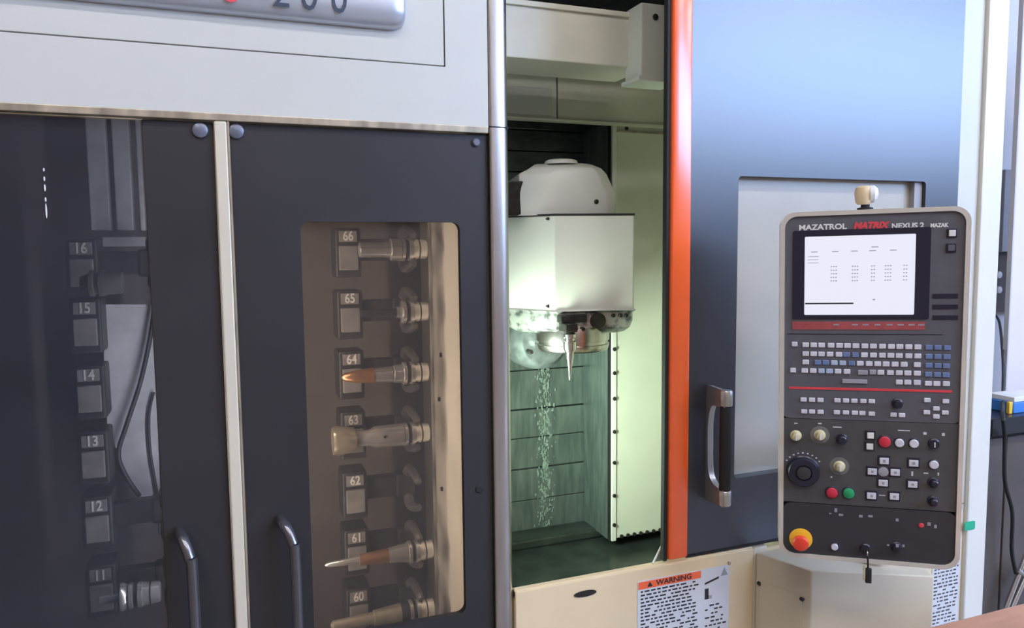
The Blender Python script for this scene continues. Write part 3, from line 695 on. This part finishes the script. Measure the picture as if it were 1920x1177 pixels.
obj('upper_face', slab(rrect(-hw+.0105, hw-.0105, zc1+.0015, hh-.009, .012), -.001, .03), 'pendant', pen, bevel=.001)
obj('middle_face', slab(rrect(-hw+.0105, hw-.0105, zc2+.0015, zc1-.0015, .003), -.001, .03), 'pendmid', pen, bevel=.001)
obj('lower_face', slab(rrect(-hw+.0105, hw-.0105, -hh+.009, zc2-.0015, .02), -.003, .03), 'pendlow', pen, bevel=.001)
# screen
a, c = A3(212, 240), A3(1362, 985)
scz = obj('screen_bezel', ringslab(rrect(a[0], c[0], c[1], a[1], .004), rrect(A3(312, 285)[0], A3(1255, 285)[0], A3(700, 950)[1], A3(700, 278)[1], .003), -.0035, .004), 'bezel', pen)
a, c = (A3(310, 285)[0], A3(700, 278)[1]), (A3(1257, 900)[0], A3(700, 950)[1])
scr = obj('screen', box(a[0], c[0], -.0016, .002, c[1], a[1]), 'screen', pen); scr['label'] = 'lit white screen with faint rows of figures'
bm = bmesh.new(); sw, sh = c[0]-a[0], a[1]-c[1]
def spr(u, v, w_, h_, b): box(a[0]+u*sw, a[0]+(u+w_)*sw, -.0021, -.0015, a[1]-(v+h_)*sh, a[1]-v*sh, b)
for r in range(5):
    for u, n in ((.24, 3), (.43, 3), (.60, 2), (.72, 3), (.88, 2)):
        for i in range(n): spr(u+i*.022, .38+r*.045, .013, .012, bm)
for u in (.06, .25, .42, .58, .76): spr(u, .19, .06, .010, bm)
for r in range(3): spr(.03, .25+r*.04, .10, .006, bm)
spr(.60, .145, .06, .010, bm); spr(.62, .80, .02, .016, bm)
stuff(obj('screen_figures', bm, 'screenprint', scr))
bm = bmesh.new(); spr(.01, .845, .44, .018, bm); obj('screen_bar', bm, 'ink', scr)
# header lettering
def lab(body, x, y, size, col, sx=1.0, shear=0, bold=.0006):
    p = A3(x, y); return text('lettering', body, size, col, pen, p[0], -.0015, p[1], sx, shear, .0004, bold)
lab('MAZATROL', 462, 208, .018, 'white', 1.12)
lab('MATRIX', 868, 194, .020, 'redmark' if False else 'inkred', 1.0, .25, .0012)
lab('NEXUS 2', 1185, 196, .0165, 'white', 1.05)
lab('MAZAK', 1452, 192, .0125, 'white', .85)
# side buttons and vents beside the screen
for i, (x, y, m_) in enumerate(((1560, 257, 'white'), (1552, 382, 'pendant'))):
    p = A3(x, y); b_ = obj('side_button', box(p[0]-.0105, p[0]+.0105, -.004, .002, p[1]-.0105, p[1]+.0105), 'bezel', pen, bevel=.001)
    obj('button_cap', box(p[0]-.007, p[0]+.007, -.006, -.003, p[1]-.007, p[1]+.007), m_, b_, bevel=.001)
for y in (790, 882, 972):
    p, r = A3(1395, y), A3(1612, y); obj('vent_slot', box(p[0], r[0], -.003, .002, p[1]-.0055, p[1]+.0055), 'bezel', pen, bevel=.001)
p, r = A3(205, 1008), A3(1330, 1078)
rb = obj('red_label_strip', box(p[0], r[0], -.0022, .001, min(A3(205,1055)[1], r[1]), p[1]), 'redband', pen)
bm = bmesh.new()
for u in (.32, .46, .54, .63, .72, .80, .88, .95): box(p[0]+(r[0]-p[0])*u, p[0]+(r[0]-p[0])*(u+.045), -.0028, -.002, (p[1]+r[1])/2+.0005, (p[1]+r[1])/2+.004, bm)
stuff(obj('strip_marks', bm, 'keyg', rb))
p, r = A4(148, 632), A4(1690, 680)
obj('red_line', box(p[0], r[0], -.0022, .001, (p[1]+r[1])/2-.0028, (p[1]+r[1])/2+.0028), 'inkred', pen)
p, r = A4(130, 130), A4(1600, 140); obj('panel_groove', box(p[0], r[0], -.0015, .001, p[1]-.001, p[1]+.001), 'bezel', pen)
# keys
proto = {}
def key(x, y, m_, kw=.0150, kh=.0118, f=A4):
    p = f(x, y); k_ = (m_, kw, kh)
    if k_ not in proto:
        o = obj('key', box(-kw/2, kw/2, -.0035, 0, -kh/2, kh/2), m_, pen, bevel=.0012, seg=1); proto[k_] = o
    else: o = share('key', proto[k_], pen, (0,0,0))
    o.location = (p[0], -.001, p[1])
def row(xs, yl, yr, m_):
    for x in xs: key(x, yl+(yr-yl)*(x-300)/1340, m_)
row((305,380,455,545,625,700,780,865,945,1030,1115,1195,1280,1365), 232, 258, 'keyw'); row((1470,1555,1645), 232, 260, 'keyb')
row((305,380,455,535,620,860,945,1030,1110,1190,1280,1365), 316, 344, 'keyw'); row((690,775), 316, 344, 'keyb'); row((1470,1555,1640), 316, 346, 'keyb')
row((305,820,905,985,1065,1150,1235,1360), 395, 427, 'keyw'); row((575,655), 395, 427, 'keyl'); row((420,495,740), 395, 427, 'keyb'); row((1470,1555,1635), 395, 432, 'keyb')
row((295,375,610,695,1015,1105,1190,1270,1360), 475, 508, 'keyw'); row((455,530), 475, 508, 'keyl'); row((940,), 475, 508, 'keyg'); row((1465,1550,1632), 475, 517, 'keyb')
key(845, 494, 'keyg', .022); key(200, 226, 'keyw', .013); key(185, 473, 'keyw', .013); key(768, 578, 'keyg', .056, .0105)
for x, y in ((1190,585), (1270,586), (1360,588), (1465,597), (1545,599), (1635,600)): key(x, y, 'keyw')
for x, y in ((285,750), (365,752), (445,754), (605,757), (685,759), (765,762), (850,764), (930,766), (290,862), (365,864), (445,866), (600,870), (685,872), (770,875), (840,878), (930,884), (1135,893), (1215,897), (1455,755), (1630,766), (1450,870), (1540,835), (1625,873), (1540,910)): key(x, y, 'keyw', .0142, .0105)
# round controls: Y-axis lathes
def knob(name, x, y, prof, m_, f=A5, seg=24, parent=None):
    p = f(x, y); return obj(name, lathe([(-t, r) for t, r in prof], (p[0], 0, p[1]), 'Y', seg), m_, parent or pen, smooth=True)
knob('rotary_knob', 1172, 785, [(-.002, .0125), (.004, .0125), (.006, .0095), (.02, .0085), (.021, .006)], 'bezel', A4)
for x, y in ((155,132), (320,128), (455,343)):
    k_ = knob('ivory_knob', x, y, [(-.002, .0135), (.003, .0135), (.005, .0105), (.018, .009), (.020, .006)], 'knoby')
    p = A5(x, y); obj('pointer', box(p[0]-.002, p[0]+.002, -.0225, -.019, p[1]-.007, p[1]+.007), 'white', k_)
for x, y in ((320,128), (455,343)):
    k_ = knob('dial_scale', x, y, [(-.0005, .0225), (.0018, .0225), (.0020, .0205)], 'dialscale')
knob('black_knob', 470, 155, [(-.002, .0135), (.003, .0135), (.005, .0115), (.018, .0105), (.020, .008)], 'bezel')
p = A5(680, 165); obj('switch_plate', box(A5(560, 165)[0], A5(1010, 165)[0], -.0016, .001, A5(680, 258)[1], A5(680, 62)[1]), 'platebrown', pen) if False else None
for x, y in ((668,130), (663,205)):
    p = A5(x, y); b_ = obj('lamp_button', box(p[0]-.0115, p[0]+.0115, -.004, .001, p[1]-.0115, p[1]+.0115), 'bezel', pen, bevel=.001)
    obj('button_cap', box(p[0]-.0075, p[0]+.0075, -.0065, -.003, p[1]-.0075, p[1]+.0075), 'white', b_, bevel=.001)
def push(x, y, r, m_, ring='bezel'):
    b_ = knob('push_button', x, y, [(-.002, r*1.15), (.003, r*1.15), (.004, r*1.05)], ring)
    knob('button_cap', x, y, [(.002, r*.96), (.008, r*.96), (.0095, r*.8)], m_, parent=b_)
push(765, 173, .0138, 'redb'); push(866, 180, .0105, 'keyw'); push(966, 185, .0105, 'keyw'); push(1103, 330, .0105, 'keyw')
push(402, 523, .0135, 'redb'); push(518, 526, .0135, 'green')
p = A5(1105, 188)
k_ = knob('key_switch', 1105, 188, [(-.002, .013), (.004, .013), (.006, .010), (.012, .010)], 'bezel')
obj('pointer', box(p[0]-.0012, p[0]+.0012, -.0135, -.011, p[1]-.006, p[1]+.006), 'white', k_)
# handwheel dial
hwk = knob('handwheel', 205, 376, [(-.002, .040), (.004, .040), (.006, .037), (.016, .0365), (.019, .034), (.020, .020), (.016, .018)], 'bezel', seg=40)
knob('handwheel_hub', 205, 376, [(.012, .017), (.021, .016), (.022, .012)], 'pendlow', parent=hwk)
bm = bmesh.new(); p = A5(205, 376)
for i in range(9):
    a_ = math.radians(35+i*14); r_ = .046; box(p[0]+r_*math.cos(a_)-.002, p[0]+r_*math.cos(a_)+.002, -.0018, -.0008, p[1]+r_*math.sin(a_)-.0015, p[1]+r_*math.sin(a_)+.0015, bm)
stuff(obj('scale_marks', bm, 'keyw', pen))
# jog keys, each in a black collar
for x, y in ((762,305), (680,378), (838,384), (755,457), (965,321), (958,467), (675,545), (832,550)):
    p = A5(x, y); b_ = obj('jog_key', box(p[0]-.0138, p[0]+.0138, -.003, .001, p[1]-.0125, p[1]+.0125), 'bezel', pen, bevel=.001)
    obj('key_cap', box(p[0]-.0102, p[0]+.0102, -.006, -.002, p[1]-.0078, p[1]+.0078), 'keyw', b_, bevel=.001)
    obj('key_mark', box(p[0]-.003, p[0]+.003, -.0066, -.0055, p[1]-.003, p[1]+.003), 'keyg', b_)
p = A5(757, 381); knob('centre_jog_button', 757, 381, [(-.002, .0115), (.004, .0115), (.005, .009)], 'keyg')
for x, y in ((1103,455), (1100,582)): knob('rotary_knob', x, y, [(-.002, .013), (.003, .013), (.005, .0095), (.016, .0085), (.018, .006)], 'bezel')
# small printed legends
bm = bmesh.new()
for x, y, w_, h_ in ((155,48,.008,.003), (320,50,.008,.003), (440,75,.020,.003), (900,98,.026,.002), (1045,118,.007,.006), (1172,125,.006,.007), (957,395,.004,.011), (1052,392,.010,.003), (1137,398,.003,.007), (750,545,.014,.002), (400,418,.004,.004)):
    p = A5(x, y); box(p[0]-w_/2, p[0]+w_/2, -.0018, -.0008, p[1]-h_/2, p[1]+h_/2, bm)
stuff(obj('printed_legends', bm, 'keyw', pen))
bm = bmesh.new()
for x, y, w_, h_ in ((392,668,.005,.003), (430,645,.006,.010), (465,677,.010,.005), (602,686,.008,.006), (668,686,.010,.005), (852,712,.006,.007), (1072,740,.007,.008), (1116,757,.006,.008), (790,885,.005,.004), (895,890,.005,.006)):
    p = A5(x, y); box(p[0]-w_/2, p[0]+w_/2, -.0038, -.0028, p[1]-h_/2, p[1]+h_/2, bm)
stuff(obj('printed_legends', bm, 'keyg', pen))
p = A5(1017, 748); obj('red_lamp', lathe([(-.006, .004), (-.005, .006), (0, .006)], (p[0], 0, p[1]), 'Y', 14), 'inkred', pen)
# emergency stop
es = knob('emergency_stop', 188, 842, [(0, .0275), (.005, .0275), (.006, .0255)], 'yellow', seg=32)
p = A5(188, 842)
obj('mushroom_head', lathe([(-.006, .012), (-.014, .012), (-.016, .0185), (-.024, .0195), (-.029, .016), (-.031, .006)], (p[0]-.002, 0, p[1]-.004), 'Y', 28), 'estop', es, smooth=True)
push(420, 895, .0085, 'keyw')
k_ = knob('key_switch', 630, 905, [(0, .0125), (.006, .0125), (.008, .010), (.012, .010)], 'bezel')
p = A5(630, 905); kk = thing('switch_key', 'small key with a black and yellow fob hanging from the control panel switch', 'key', PO + PR @ Vector((p[0], -.012, p[1])))
kk.rotation_mode = 'YXZ'; kk.rotation_euler = eu
e1 = A5(628, 1060)
obj('key_bow', lathe([(-.0012, .008), (.0012, .008)], (0, -.022, 0), 'X', 14), 'chrome', kk)
obj('key_blade', box(-.001, .001, -.018, .008, -.003, .003), 'chrome', kk)
fz = e1[1]-p[1]
obj('cord', tube(smoothpath([(.001, -.024, -.006), (.003, -.020, -.03), (.004, -.014, fz+.014)]), .0022, 8), 'rubber', kk, smooth=True)
obj('fob', box(-.002, .012, -.019, -.011, fz-.020, fz+.018), 'rubber', kk, bevel=.002)
obj('fob_tag', box(-.007, -.002, -.018, -.012, fz-.012, fz+.022), 'yellowtag' if False else 'knoby', kk, bevel=.001)
k_ = knob('selector_switch', 845, 897, [(0, .013), (.004, .013), (.006, .010), (.016, .009), (.017, .006)], 'bezel')
p = A5(845, 875); obj('pointer', box(p[0]-.003, p[0]+.003, -.0175, -.012, p[1]-.003, p[1]+.003), 'keyg', k_)
# lifting hook on top and post below
p = q2(1632, 388)
hk = obj('lifting_collar', lathe([(hh-.004, .018), (hh+.004, .018), (hh+.006, .010), (hh+.014, .010)], (p[0]-.004, .045, 0), 'Z', 18), 'rubber', pen, smooth=True)
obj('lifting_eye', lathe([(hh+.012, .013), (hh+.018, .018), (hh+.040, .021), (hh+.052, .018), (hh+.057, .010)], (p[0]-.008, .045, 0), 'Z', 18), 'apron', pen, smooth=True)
obj('eye_cap', lathe([(p[0]-.004, .004), (p[0]+.004, .021), (p[0]+.014, .021), (p[0]+.022, .014)], (0, .045, hh+.036), 'X', 18), 'white', pen, smooth=True)
# swivel post rising from the pedestal behind the panel, with an arm to the rear housing
pq = pb + (pc-pb)*.62 + pn*.10
if (pq-pb).dot(pn) < 0: pq = pb + (pc-pb)*.62 - pn*.10
_post = lathe([(PZ+.0005, .05), (PZ+.012, .05), (PZ+.014, .028), (1.14, .028), (1.145, .020)], (pq.x, pq.y, 0), 'Z', 20)
for v in _post.verts: v.co = PRi @ (v.co - PO)
obj('support_post', _post, 'cream', pen, smooth=True)
_t = PRi @ (Vector((pq.x, pq.y, 1.08)) - PO)
obj('support_arm', tube([(_t.x, _t.y, _t.z), (_t.x*.4, .129, _t.z)], .026, 16), 'cream', pen, smooth=True)

# ================================================================== things to the right of the machine
bx = thing('electrical_box', 'grey electrical box with two round buttons on the back wall', 'electrical box', (P(1885, 480, 3.49).x, 3.49, P(1885, 500, 3.49).z))
za, zb = P(1885, 478, 3.4).z - bx.location.z, P(1885, 585, 3.4).z - bx.location.z
obj('box_body', box(-.10, .30, -.09, 0, zb, za), 'greybox', bx, bevel=.005)
obj('box_lid', box(-.11, .31, -.10, -.088, za-.03, za+.012), 'pendmid', bx, bevel=.003)
for py in (515, 543): q = P(1871, py, 3.40)-bx.location; obj('button', lathe([(-.02, .012), (-.016, .022), (0, .022)], (q.x, -.088, q.z), 'Y', 16), 'white', bx, smooth=True)
q = P(1882, 320, 3.47); z2 = P(1882, 472, 3.47).z
tag(obj('wall_cabinet', box(q.x-.08, q.x+.5, 3.40, 3.49, z2, q.z), 'greybox', bevel=.006), 'flat grey cabinet on the back wall above the electrical box', 'cabinet')
pr = thing('partition_board', 'pinkish white upright board at the right edge of the photo', 'board', (P(1902, 600, 2.7).x+.3, 2.7, 0))
x0_ = P(1903, 400, 2.7).x-pr.location.x
obj('board', box(x0_, .9, 0, .02, .72, 2.9), 'partition', pr, bevel=.003); obj('edge_strip', box(x0_-.012, x0_, -.003, .023, .72, 2.9), 'wall', pr, bevel=.002)
zsh = P(1885, 773, 2.10).z; xsh = P(1857, 790, 2.03).x
sh = thing('wall_shelf', 'black shelf beside the machine with cards lying on it', 'shelf', (xsh, 2.05, zsh))
obj('shelf_board', box(0, 1.1, -.02, .28, -.055, 0), 'bezel', sh, bevel=.003)
obj('shelf_lip', box(0, 1.1, -.03, -.02, -.065, .002), 'rubber', sh, bevel=.002)
q = P(1896, 760, 2.08); tag(obj('card_box', box(q.x, q.x+.22, 2.07, 2.2, zsh, zsh+.045), 'blue', bevel=.004), 'blue card box lying on the black shelf', 'box')
tag(obj('paper_stack', box(q.x+.01, q.x+.21, 2.075, 2.19, zsh+.0455, zsh+.065), 'white', bevel=.002), 'white papers on top of the blue card box', 'paper')
tag(obj('card_box', box(q.x-.024, q.x-.003, 2.07, 2.085, zsh, zsh+.05), 'yellowcard', bevel=.004), 'small yellow card box standing next to the blue box', 'box')
dk = thing('dark_cabinet', 'dark brown metal cabinet standing below the black shelf', 'cabinet', (xsh+.55, 2.08, 0))
obj('body', box(-.80, .9, 0, .5, 0, zsh-.07), 'cab', dk, bevel=.006)
xx = P(1884, 900, 2.06).x-dk.location.x
obj('door', box(xx+.005, .9, -.02, 0, .05, zsh-.09), 'cab', dk, bevel=.004); obj('door', box(-.79, xx-.005, -.02, 0, .05, zsh-.09), 'cab', dk, bevel=.004)
hs = [(1864, 588, 3.38), (1874, 605, 3.2), (1880, 660, 2.7), (1882, 720, 2.4), (1880, 772, 2.01), (1884, 820, 2.0), (1884, 900, 2.0), (1898, 960, 2.0), (1897, 1030, 2.0), (1905, 1075, 2.0)]
tag(obj('power_cable', tube(smoothpath([P(*h) for h in hs]), .0075, 8), 'cable', smooth=True), 'black cable hanging from the electrical box down past the shelf', 'cable')
# table in the foreground, lower right
tz = P(1745, 1172, 1.2).z
ta, tb2 = P(1735, 1178, 1.35), None
d1 = ray(1738, 1177); d2 = ray(1920, 1130); tz = .80
e1 = CAM + d1*((tz-1.6)/d1.z); e2 = CAM + d2*((tz-1.6)/d2.z); dv = (e2-e1); dv = Vector((dv.x, dv.y)).normalized(); nv = Vector((dv.y, -dv.x))
p1 = Vector((e1.x, e1.y)) - dv*.05; p2 = p1 + dv*.9; p3 = p2 + nv*.5; p4 = p1 + nv*.5
tbl = thing('side_table', 'brown wooden tabletop in the lower right corner in front of the machine', 'table', (*((p1+p3)/2), 0)); tbl.matrix_basis = Matrix.Translation((*((p1+p3)/2), 0))
wobj('tabletop', column([tuple(p) for p in (p1, p2, p3, p4)], tz-.03, tz), 'wood', tbl, bevel=.003)
pcn = (p1+p3)/2
for p in (p1, p2, p3, p4):
    l = p + (pcn-p)*.12; wobj('leg', box(l.x-.02, l.x+.02, l.y-.02, l.y+.02, 0, tz-.03), 'wood', tbl)
# folding steel stand
fs = thing('folding_stand', 'folded steel stand with crossed rods leaning by the dark cabinet', 'stand', P(1900, 1130, 2.0))
fl = fs.location.copy()
for a_, c_ in (((1886, 1140), (1924, 1040)), ((1896, 1142), (1936, 1050))):
    obj('rod', tube([P(*a_, 2.0)-fl, P(*c_, 2.0)-fl], .010, 10), 'chrome', fs, smooth=True)
obj('cross_rod', tube([P(1908, 1068, 1.99)-fl, P(1930, 1085, 1.99)-fl], .008, 10), 'chrome', fs, smooth=True)
